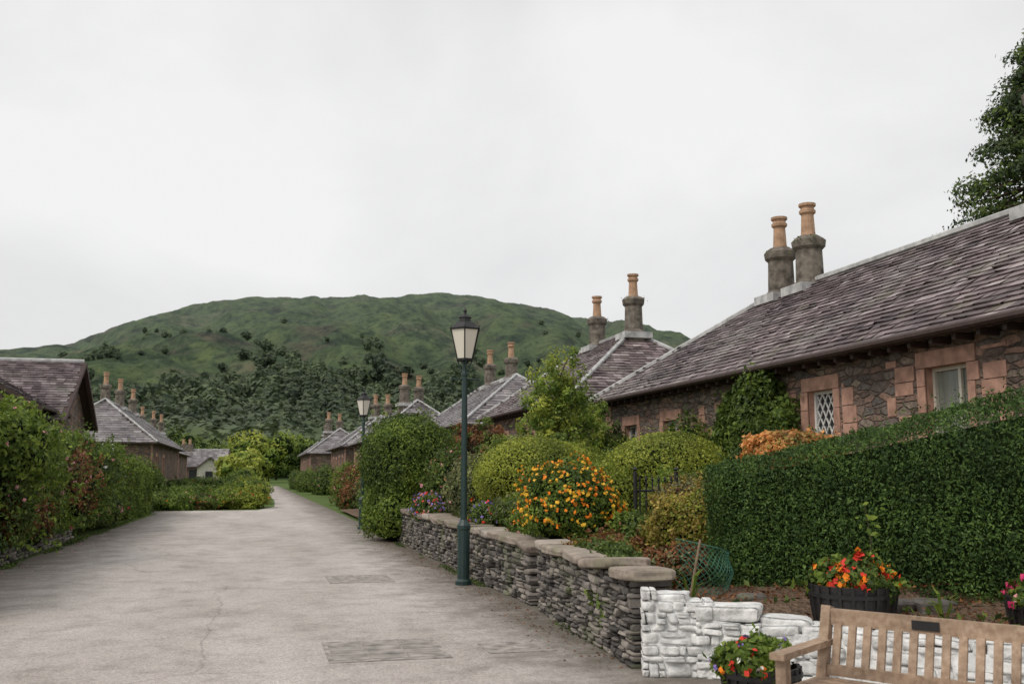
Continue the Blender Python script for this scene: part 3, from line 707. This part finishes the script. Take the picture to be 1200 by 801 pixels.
q.finish('loose_rocks')

# ---------------------------------------------------------------- planting
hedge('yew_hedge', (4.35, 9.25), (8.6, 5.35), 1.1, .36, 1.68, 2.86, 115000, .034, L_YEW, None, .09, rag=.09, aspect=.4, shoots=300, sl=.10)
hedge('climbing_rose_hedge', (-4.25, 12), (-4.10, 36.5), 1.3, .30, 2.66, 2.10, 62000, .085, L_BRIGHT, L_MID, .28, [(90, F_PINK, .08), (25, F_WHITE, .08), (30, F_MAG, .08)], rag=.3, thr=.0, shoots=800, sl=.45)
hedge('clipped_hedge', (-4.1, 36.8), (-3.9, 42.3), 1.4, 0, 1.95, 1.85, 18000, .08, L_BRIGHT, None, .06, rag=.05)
bush('climbing_shrub', (-4.4, 20.0, 2.0), (.7, 1.7, .7), 6000, .1, L_BRIGHT, [(12, F_PINK, .08)], .3)
bush('climbing_shrub', (-4.4, 30, 1.9), (.7, 2.5, .6), 5000, .1, L_MID, [(20, F_WHITE, .08)], .3, mats2=L_BRIGHT)
bush('copper_shrub', (-4.25, 26, 1.3), (.5, 2.0, .85), 5000, .08, L_RUST, [(40, F_PINK, .08)], .3, mats2=L_MID)
bush('copper_shrub', (-4.2, 21.5, .7), (.3, 1.8, .5), 3000, .08, L_RUST, [(10, F_PINK, .08)], .3, mats2=L_MID)
bush('climbing_shrub', (-4.15, 32, .5), (.3, 3.0, .5), 4000, .08, L_MID, [(20, F_PINK, .08)], .3, mats2=L_BRIGHT)

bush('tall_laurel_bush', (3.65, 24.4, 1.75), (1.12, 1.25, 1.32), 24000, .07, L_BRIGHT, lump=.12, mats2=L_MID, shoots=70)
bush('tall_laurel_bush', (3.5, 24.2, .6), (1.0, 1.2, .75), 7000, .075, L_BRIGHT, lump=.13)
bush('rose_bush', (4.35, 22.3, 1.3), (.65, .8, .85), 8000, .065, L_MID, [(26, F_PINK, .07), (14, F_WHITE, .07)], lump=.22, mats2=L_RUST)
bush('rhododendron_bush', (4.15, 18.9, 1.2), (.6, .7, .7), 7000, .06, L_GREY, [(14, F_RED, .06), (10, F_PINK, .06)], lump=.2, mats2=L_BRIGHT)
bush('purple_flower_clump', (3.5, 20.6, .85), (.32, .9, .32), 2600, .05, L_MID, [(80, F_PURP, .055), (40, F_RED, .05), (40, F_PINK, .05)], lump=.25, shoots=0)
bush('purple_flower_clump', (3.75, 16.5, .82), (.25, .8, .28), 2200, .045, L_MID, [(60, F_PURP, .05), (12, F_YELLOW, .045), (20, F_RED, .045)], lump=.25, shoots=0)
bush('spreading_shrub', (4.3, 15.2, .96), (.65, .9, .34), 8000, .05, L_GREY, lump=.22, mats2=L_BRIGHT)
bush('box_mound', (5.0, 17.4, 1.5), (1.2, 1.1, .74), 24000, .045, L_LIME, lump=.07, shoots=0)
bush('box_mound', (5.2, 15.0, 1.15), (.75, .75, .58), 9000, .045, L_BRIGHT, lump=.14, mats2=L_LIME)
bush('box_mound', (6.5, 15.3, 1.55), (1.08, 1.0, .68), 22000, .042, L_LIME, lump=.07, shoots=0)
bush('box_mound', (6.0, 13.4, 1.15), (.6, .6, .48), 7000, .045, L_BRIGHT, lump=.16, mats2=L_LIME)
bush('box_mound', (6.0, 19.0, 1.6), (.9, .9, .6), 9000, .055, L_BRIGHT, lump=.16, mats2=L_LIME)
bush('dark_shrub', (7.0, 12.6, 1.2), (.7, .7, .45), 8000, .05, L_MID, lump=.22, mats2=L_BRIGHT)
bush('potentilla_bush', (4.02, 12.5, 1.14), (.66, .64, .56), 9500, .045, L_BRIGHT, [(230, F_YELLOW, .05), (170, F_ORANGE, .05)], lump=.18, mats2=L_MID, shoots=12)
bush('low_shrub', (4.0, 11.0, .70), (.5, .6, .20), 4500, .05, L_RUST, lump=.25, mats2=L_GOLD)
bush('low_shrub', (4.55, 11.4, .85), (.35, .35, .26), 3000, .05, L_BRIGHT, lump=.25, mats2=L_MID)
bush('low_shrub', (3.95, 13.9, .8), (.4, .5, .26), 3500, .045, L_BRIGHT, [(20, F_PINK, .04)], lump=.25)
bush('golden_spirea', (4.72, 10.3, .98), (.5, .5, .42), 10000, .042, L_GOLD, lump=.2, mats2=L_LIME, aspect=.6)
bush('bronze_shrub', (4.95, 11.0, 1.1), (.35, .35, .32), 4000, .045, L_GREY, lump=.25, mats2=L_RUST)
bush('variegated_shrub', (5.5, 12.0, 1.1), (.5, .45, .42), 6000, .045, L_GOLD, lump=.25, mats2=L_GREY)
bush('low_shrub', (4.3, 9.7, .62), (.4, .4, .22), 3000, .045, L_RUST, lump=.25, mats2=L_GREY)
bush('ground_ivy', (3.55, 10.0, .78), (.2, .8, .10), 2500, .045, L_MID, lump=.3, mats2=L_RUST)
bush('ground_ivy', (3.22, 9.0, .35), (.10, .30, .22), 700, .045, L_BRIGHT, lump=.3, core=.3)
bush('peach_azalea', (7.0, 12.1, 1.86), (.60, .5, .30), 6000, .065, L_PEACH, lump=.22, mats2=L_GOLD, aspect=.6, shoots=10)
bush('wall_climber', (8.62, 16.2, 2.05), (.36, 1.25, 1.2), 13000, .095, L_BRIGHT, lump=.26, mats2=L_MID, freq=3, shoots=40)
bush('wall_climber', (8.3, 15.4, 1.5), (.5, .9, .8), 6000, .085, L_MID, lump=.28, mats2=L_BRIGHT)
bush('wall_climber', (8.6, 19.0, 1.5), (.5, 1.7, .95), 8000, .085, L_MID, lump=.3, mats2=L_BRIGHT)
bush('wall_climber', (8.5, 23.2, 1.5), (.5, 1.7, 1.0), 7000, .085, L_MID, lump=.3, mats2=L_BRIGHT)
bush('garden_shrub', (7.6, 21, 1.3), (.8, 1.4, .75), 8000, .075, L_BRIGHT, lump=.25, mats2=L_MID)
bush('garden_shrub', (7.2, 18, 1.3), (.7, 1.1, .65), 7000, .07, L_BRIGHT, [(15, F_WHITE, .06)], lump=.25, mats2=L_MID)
tree('ornamental_tree', (6.25, 20.3, .5), 3.7, .95, 170, 14000, .08, L_BRIGHT, .06, .5, .52, clr=.17, mat2=L_LIME, flat=1.3)
tree('ornamental_tree', (7.3, 22.5, .5), 3.2, 1.1, 130, 10000, .085, L_MID, .06, .55, .45, clr=.2, mat2=L_BRIGHT, flat=1.1)
tree('dwarf_conifer', (5.9, 19.2, .5), 1.9, .42, 60, 6000, .05, L_MID, .04, cone=True, clr=.42, incore=True)
tree('dwarf_conifer', (5.2, 21.4, .5), 1.9, .5, 60, 5000, .055, L_BRIGHT, .04, cone=True, clr=.42, incore=True)
tree('copper_tree', (5.5, 25.5, .3), 2.9, .9, 110, 9000, .085, L_RUST, .05, .6, .38, clr=.2, mat2=L_MID, flat=.9)
for (x, y, rx, ry, rz_, mt, m2) in [(4.6, 27.5, 1.0, 1.5, 1.2, L_MID, L_BRIGHT), (6.8, 28, 1.2, 1.5, 1.5, L_BRIGHT, L_MID), (5.2, 31, 1.1, 2, 1.1, L_MID, L_RUST), (4.7, 35, .9, 2, .95, L_MID, L_BRIGHT), (7.5, 33, 1, 2, 1.5, L_MID, L_BRIGHT),
                               (5.4, 40, 1.2, 2, 1.2, L_MID, L_BRIGHT), (4.7, 44.5, 1, 1.8, .85, L_RUST, L_MID), (6.2, 46, 1.3, 2, 1.5, L_BRIGHT, L_MID), (5.2, 51, 1.4, 2, 1.3, L_BRIGHT, L_RUST), (6.4, 56, 1.3, 2.4, 1.5, L_MID, L_BRIGHT), (5.8, 66, 1.0, 3, 1.4, L_BRIGHT, L_RUST), (5.2, 78, 1.1, 4, 1.3, L_MID, L_BRIGHT), (4.6, 90, 1.0, 4, 1.3, L_BRIGHT, L_MID), (4.3, 104, 1.0, 5, 1.2, L_MID, L_BRIGHT)]:
    bush('garden_shrub', (x, y, rz_*.6), (rx, ry, rz_), 5500, .11, mt, [(10, F_PINK, .09)], lump=.25, mats2=m2)
for i, (x, y, rx, rz_, mt, m2) in enumerate([(-5.6, 46.5, 1.2, .8, L_MID, L_BRIGHT), (-4.3, 47, .9, .6, L_MID, L_BRIGHT), (-3.2, 47.5, .8, .55, L_BRIGHT, L_MID), (-2.1, 47.8, .8, .5, L_MID, L_RUST), (-1.1, 48, .8, .7, L_BRIGHT, L_LIME), (-.1, 48.5, .8, .85, L_LIME, L_BRIGHT), (-.2, 55, 1.1, .9, L_BRIGHT, L_MID), (-.3, 64, 1.2, 1.0, L_LIME, L_MID), (-.8, 76, 1.5, 1.2, L_MID, L_BRIGHT), (-1.2, 95, 1.6, 1.5, L_BRIGHT, L_MID)]):
    bush('flower_border', (x, y, rz_*.5), (rx, .9+.02*y, rz_*.75), 4500, .10, mt, [(18, F_RED if i % 2 else F_PINK, .07), (6, F_ORANGE, .07)] if i < 6 else [], lump=.28, mats2=m2)
for (x, y, r, h) in [(-4.9, 43.8, .9, 1.5), (-5.6, 50, 1.4, 1.6), (-6.0, 57, 1.4, 1.3), (-3.6, 62, 1.4, .7), (-5.0, 75, 1.6, .9), (-4.2, 100, 2.4, .9), (-7.5, 48, 1.5, 1.9)]:
    bush('garden_shrub', (x, y, h*.5), (r, r, h*.75), 5000, .13, L_MID, [(12, F_RED, .08)], lump=.28, mats2=L_BRIGHT)
tree('tall_conifer', (24.8, 25.6, 0), 16.2, 4.7, 800, 90000, .14, L_CONIF, .4, cone=True, clr=.12, incore=True, mat2=L_MID, flat=.6)
tree('tall_conifer', (30, 24, 0), 17, 4.6, 300, 30000, .22, L_CONIF, .4, cone=True, clr=.16, incore=True)

q = Q(); q.tube([(5.35, 8.05, .4), (5.38, 8.0, 1.0), (5.34, 8.02, 1.35)], [.008, .006, .003], BARK, 5)
P = np.array([5.36, 8.0, .75])+np.stack([.06*R.randn(32), .05*R.randn(32), .6*R.rand(32)], 1); q.add(leafq(P, np.tile([-.5, -.8, .3], (32, 1)), .06, .5, .6), L_BRIGHT); q.finish('sapling')
q = Q()
for cx, cy, cz_, k in ((4.95, 7.75, .35, 12), (6.6, 7.0, .5, 10), (3.9, 8.6, .42, 8), (5.6, 7.35, .35, 9)):
    for i in range(k):
        a = R.rand()*6.28; b = np.array([math.cos(a), math.sin(a), 0]); c0 = np.array([cx, cy, cz_]); sd_ = np.array([-b[1], b[0], 0])*.018; h = .16+.18*R.rand(); L_ = .12+.1*R.rand()
        m1 = c0+b*L_*.4+[0, 0, h*.8]; m2_ = c0+b*L_+[0, 0, h]
        q.add([[c0-sd_*.5, c0+sd_*.5, m1+sd_, m1-sd_], [m1-sd_, m1+sd_, m2_, m2_]], L_BRIGHT)
q.finish('leafy_plant')

# ---------------------------------------------------------------- street lamps
def lamp(x, y):
    E = empty('street_lamp'); q = Q()
    q.lathe((x, y, 0), [(.12, 0), (.12, .06), (.09, .09), (.09, .78), (.10, .80), (.10, .85), (.075, .89), (.052, .93), (.048, 1.0), (.043, 2.6), (.038, 3.02), (.05, 3.03), (.05, 3.07), (.03, 3.10), (.028, 3.2), (.06, 3.22), (.06, 3.24)], IRON, 14)
    q.tube([(x-.2, y, 2.98), (x+.2, y, 2.98)], .014, IRON, 8)
    for s in (-1, 1):
        q.tube([(x, y, 3.02), (x+s*.06, y, 3.12), (x+s*.11, y, 3.26)], .010, IRON, 6); q.tube([(x, y, 3.02), (x, y+s*.06, 3.12), (x, y+s*.11, 3.26)], .010, IRON, 6)
        q.lathe((x+s*.2, y, 2.98), [(.0, -.022), (.022, 0), (0, .022)], IRON, 8)
    q.finish('post', E); q = Q()
    r0, r1, z0, z1 = .125, .235, 3.27, 3.72
    q.lathe((x, y, 0), [(r0, z0), (r1, z1)], LANT, 6, .3)
    q.finish('lantern_glass', E); q = Q()
    for k in range(6):
        a = .3+k*math.pi/3; ca, sa = math.cos(a), math.sin(a)
        q.tube([(x+r0*ca, y+r0*sa, z0), (x+r1*ca, y+r1*sa, z1)], .011, BLACK, 5)
        q.tube([(x+r1*ca, y+r1*sa, z1+.02), (x+(r1+.005)*ca, y+(r1+.005)*sa, z1+.055)], [.014, .004], BLACK, 5)
    q.lathe((x, y, 0), [(.0, z0-.03), (r0+.01, z0-.02), (r0+.014, z0+.015), (r0-.01, z0+.016)], BLACK, 6, .3)
    q.lathe((x, y, 0), [(r1-.02, z1-.012), (r1+.018, z1-.01), (r1+.022, z1+.014), (r1-.02, z1+.03), (.15, z1+.10), (.10, z1+.135), (.095, z1+.17), (.11, z1+.18), (.07, z1+.215), (.028, z1+.235), (.022, z1+.26), (.035, z1+.285), (.018, z1+.31), (.0, z1+.35)], BLACK, 6, .3)
    q.finish('lantern_cap', E)
lamp(2.98, 14.43); lamp(3.05, 29.3)

# ---------------------------------------------------------------- barrels
def barrel(c, r, h, fl, leaf=L_BRIGHT, n=2600, fh=.17):
    E = empty('flower_barrel'); q = Q(); x, y, z = c; sides = 22
    pr = [(r*.84, 0), (r*.92, h*.3), (r*.98, h*.7), (r, h), (r*.93, h+.003), (r*.92, h-.05)]
    q.lathe(c, pr, BARREL, sides)
    for k in range(sides):
        a = (k+.5)*2*math.pi/sides; q.tube([(x+r*.85*math.cos(a), y+r*.85*math.sin(a), z), (x+r*.99*math.cos(a), y+r*.99*math.sin(a), z+h*.75), (x+r*math.cos(a), y+r*math.sin(a), z+h+.004)], .016, BARREL, 4)
    for t in (.18, .82): q.lathe((x, y, z+h*t-.02), [(r*(.87+.11*t)+.012, 0), (r*(.87+.11*t)+.026, .004), (r*(.88+.11*t)+.026, .034), (r*(.88+.11*t)+.01, .04)], BLACK, sides)
    q.lathe((x, y, z+h-.05), [(r*.92, 0), (0, .01)], SOIL, sides); q.finish('tub', E)
    bush('bedding_plants', (x, y, z+h+.02), (r*.92, r*.92, fh), n, .06, leaf, fl, lump=.3, parent=E, mats2=L_MID, shoots=14)
barrel((4.77, 7.38, .30), .34, .40, [(30, F_RED, .07), (34, F_ORANGE, .065)])
barrel((3.45, 6.50, .0), .27, .28, [(22, F_RED, .05), (8, F_ORANGE, .05), (18, F_WHITE, .045), (24, F_PURP, .05)], fh=.15)
barrel((6.15, 6.75, .25), .34, .38, [(26, F_MAG, .07), (10, F_PINK, .06)])

# ---------------------------------------------------------------- bench
E = empty('park_bench'); dx = np.array([.555, -.832, 0]); dx /= np.linalg.norm(dx); fy = np.array([dx[1], -dx[0], 0]); uz = np.array([0, 0, 1.])
O = np.array([3.25, 5.36, 0]); AX = [dx, fy, uz]; L = 1.38
def W_(a, b, z): return O+dx*a+fy*b+uz*z
def rail(q, p, t, w, h, mat=OAK):
    p = np.array(p); t = np.array(t); d = t-p; l = np.linalg.norm(d); d /= l
    up = uz-d*np.dot(uz, d)
    if np.linalg.norm(up) < .3: up = fy-d*np.dot(fy, d)
    up /= np.linalg.norm(up); sd = np.cross(d, up)
    q.box((p+t)/2, (l, w, h), mat, [d, sd, up])
q = Q()
for a in (0, L):
    rail(q, W_(a, .0, 0), W_(a, .02, .42), .06, .06); rail(q, W_(a, .02, .42), W_(a, -.09, .82), .056, .056)
    rail(q, W_(a, .50, 0), W_(a, .50, .60), .06, .06); rail(q, W_(a, -.05, .622), W_(a, .57, .612), .085, .035)
    rail(q, W_(a, .03, .36), W_(a, .47, .36), .035, .07); rail(q, W_(a, .03, .12), W_(a, .47, .12), .03, .05)
q.finish('frame_legs_and_arms', E); q = Q()
rail(q, W_(.03, -.075, .765), W_(L-.03, -.075, .765), .034, .09)
rail(q, W_(.03, .005, .475), W_(L-.03, .005, .475), .034, .06)
n_ = 15; up_ = unit(np.array([W_(0, -.064, .73)-W_(0, 0, .50)]))[0]
for i in range(n_):
    a = .03+(L-.06)*(i+.5)/n_; q.box((W_(a, 0, .50)+W_(a, -.064, .73))/2, (.044, .018, .235), OAK, [dx, np.cross(up_, dx), up_])
q.finish('backrest', E); q = Q()
for i in range(6): rail(q, W_(-.02, .06+i*.088, .425), W_(L+.02, .06+i*.088, .425), .072, .022)
rail(q, W_(.03, .49, .375), W_(L-.03, .49, .375), .03, .07); q.finish('seat', E); q = Q()
q.box(W_(L*.42, -.053, .765), (.15, .006, .05), BLACK, AX); q.finish('plaque', E)

# ---------------------------------------------------------------- railing, netting, cane
q = Q()
for i in range(6):
    x = 4.72+i*.09; q.tube([(x, 11.9+.01*i, .5), (x, 11.9+.01*i, 1.5)], .011, BLACK, 6); q.lathe((x, 11.9+.01*i, 1.5), [(.011, 0), (.02, .02), (0, .08)], BLACK, 6)
for z in (.65, 1.38): q.tube([(4.67, 11.9, z), (5.2, 11.95, z)], .014, BLACK, 6)
for x in (4.66, 5.22): q.tube([(x, 11.9, .4), (x, 11.9, 1.62)], .025, BLACK, 8); q.lathe((x, 11.9, 1.62), [(.0, 0), (.035, .03), (0, .07)], BLACK, 8)
q.finish('iron_garden_gate')
NET = simple('green_wire', (.07, .20, .14), .5)
q = Q()
def npt(s, h): return np.array([4.0+.55*s, 9.15-.35*math.sin(s*3)+.05*math.sin(h*9), .42+.55*h*(1-.25*s)])
for k in range(-10, 18):
    for sg in (1, -1):
        pts = []
        for i in range(15):
            h = i/14; s = k/14+(h*.6 if sg > 0 else (.6-h*.6))
            if 0 <= s <= 1: pts.append(npt(s, h))
        if len(pts) > 1: q.tube(pts, .003, NET, 4, False)
q.tube([npt(i/14, 1) for i in range(15)], .005, NET, 4); q.finish('wire_netting')
q = Q(); q.tube([(3.98, 8.85, .38), (4.10, 8.82, .98)], .011, STAKE, 6); q.finish('garden_cane')

# ---------------------------------------------------------------- world, sun, camera
w = bpy.data.worlds.new('World'); sc.world = w; w.use_nodes = True; nt = w.node_tree; nt.nodes.clear()
out = nt.nodes.new('ShaderNodeOutputWorld'); bg = nt.nodes.new('ShaderNodeBackground'); bg.inputs[1].default_value = .1
sky = nt.nodes.new('ShaderNodeTexSky'); sky.sky_type = 'NISHITA'; sky.sun_disc = False; sky.sun_elevation = math.radians(50); sky.sun_rotation = math.radians(250)
tc = nt.nodes.new('ShaderNodeTexCoord'); mp = nt.nodes.new('ShaderNodeMapping'); mp.inputs['Scale'].default_value = (1, 1, 1.7); nt.links.new(tc.outputs['Generated'], mp.inputs[0])
n1 = N(nt, 'ShaderNodeTexNoise', i_Scale=1.7, i_Detail=7., i_Roughness=.5, i_Distortion=.3); nt.links.new(mp.outputs[0], n1.inputs['Vector'])
cl = ramp(nt, n1.outputs[0], [(.3, (.60, .60, .605)), (.48, (.735, .735, .735)), (.66, (.88, .88, .875))])
sc10 = nt.nodes.new('ShaderNodeVectorMath'); sc10.operation = 'SCALE'; sc10.inputs['Scale'].default_value = 10.4; nt.links.new(cl, sc10.inputs[0])
mx = mix(nt, sky.outputs[0], sc10.outputs[0], .96)
nt.links.new(mx, bg.inputs[0]); nt.links.new(bg.outputs[0], out.inputs[0])
sd = bpy.data.lights.new('sun', 'SUN'); sd.energy = 1.5; sd.angle = math.radians(20); sd.color = (1, .94, .85)
so = bpy.data.objects.new('sun', sd); COL.objects.link(so); so.rotation_euler = (math.radians(40), 0, math.radians(-70))
cam = bpy.data.cameras.new('camera'); cam.lens = 35; cam.sensor_width = 36; cam.clip_end = 9000; cam.clip_start = .05
cam.dof.use_dof = True; cam.dof.focus_distance = 13.5; cam.dof.aperture_fstop = 3.5
co = bpy.data.objects.new('camera', cam); COL.objects.link(co); co.location = (0, 0, 1.6)
co.rotation_euler = (math.radians(97.5), 0, math.radians(-14.4)); sc.camera = co
sc.view_settings.view_transform = 'Standard'; sc.view_settings.look = 'None'; sc.view_settings.exposure = 0
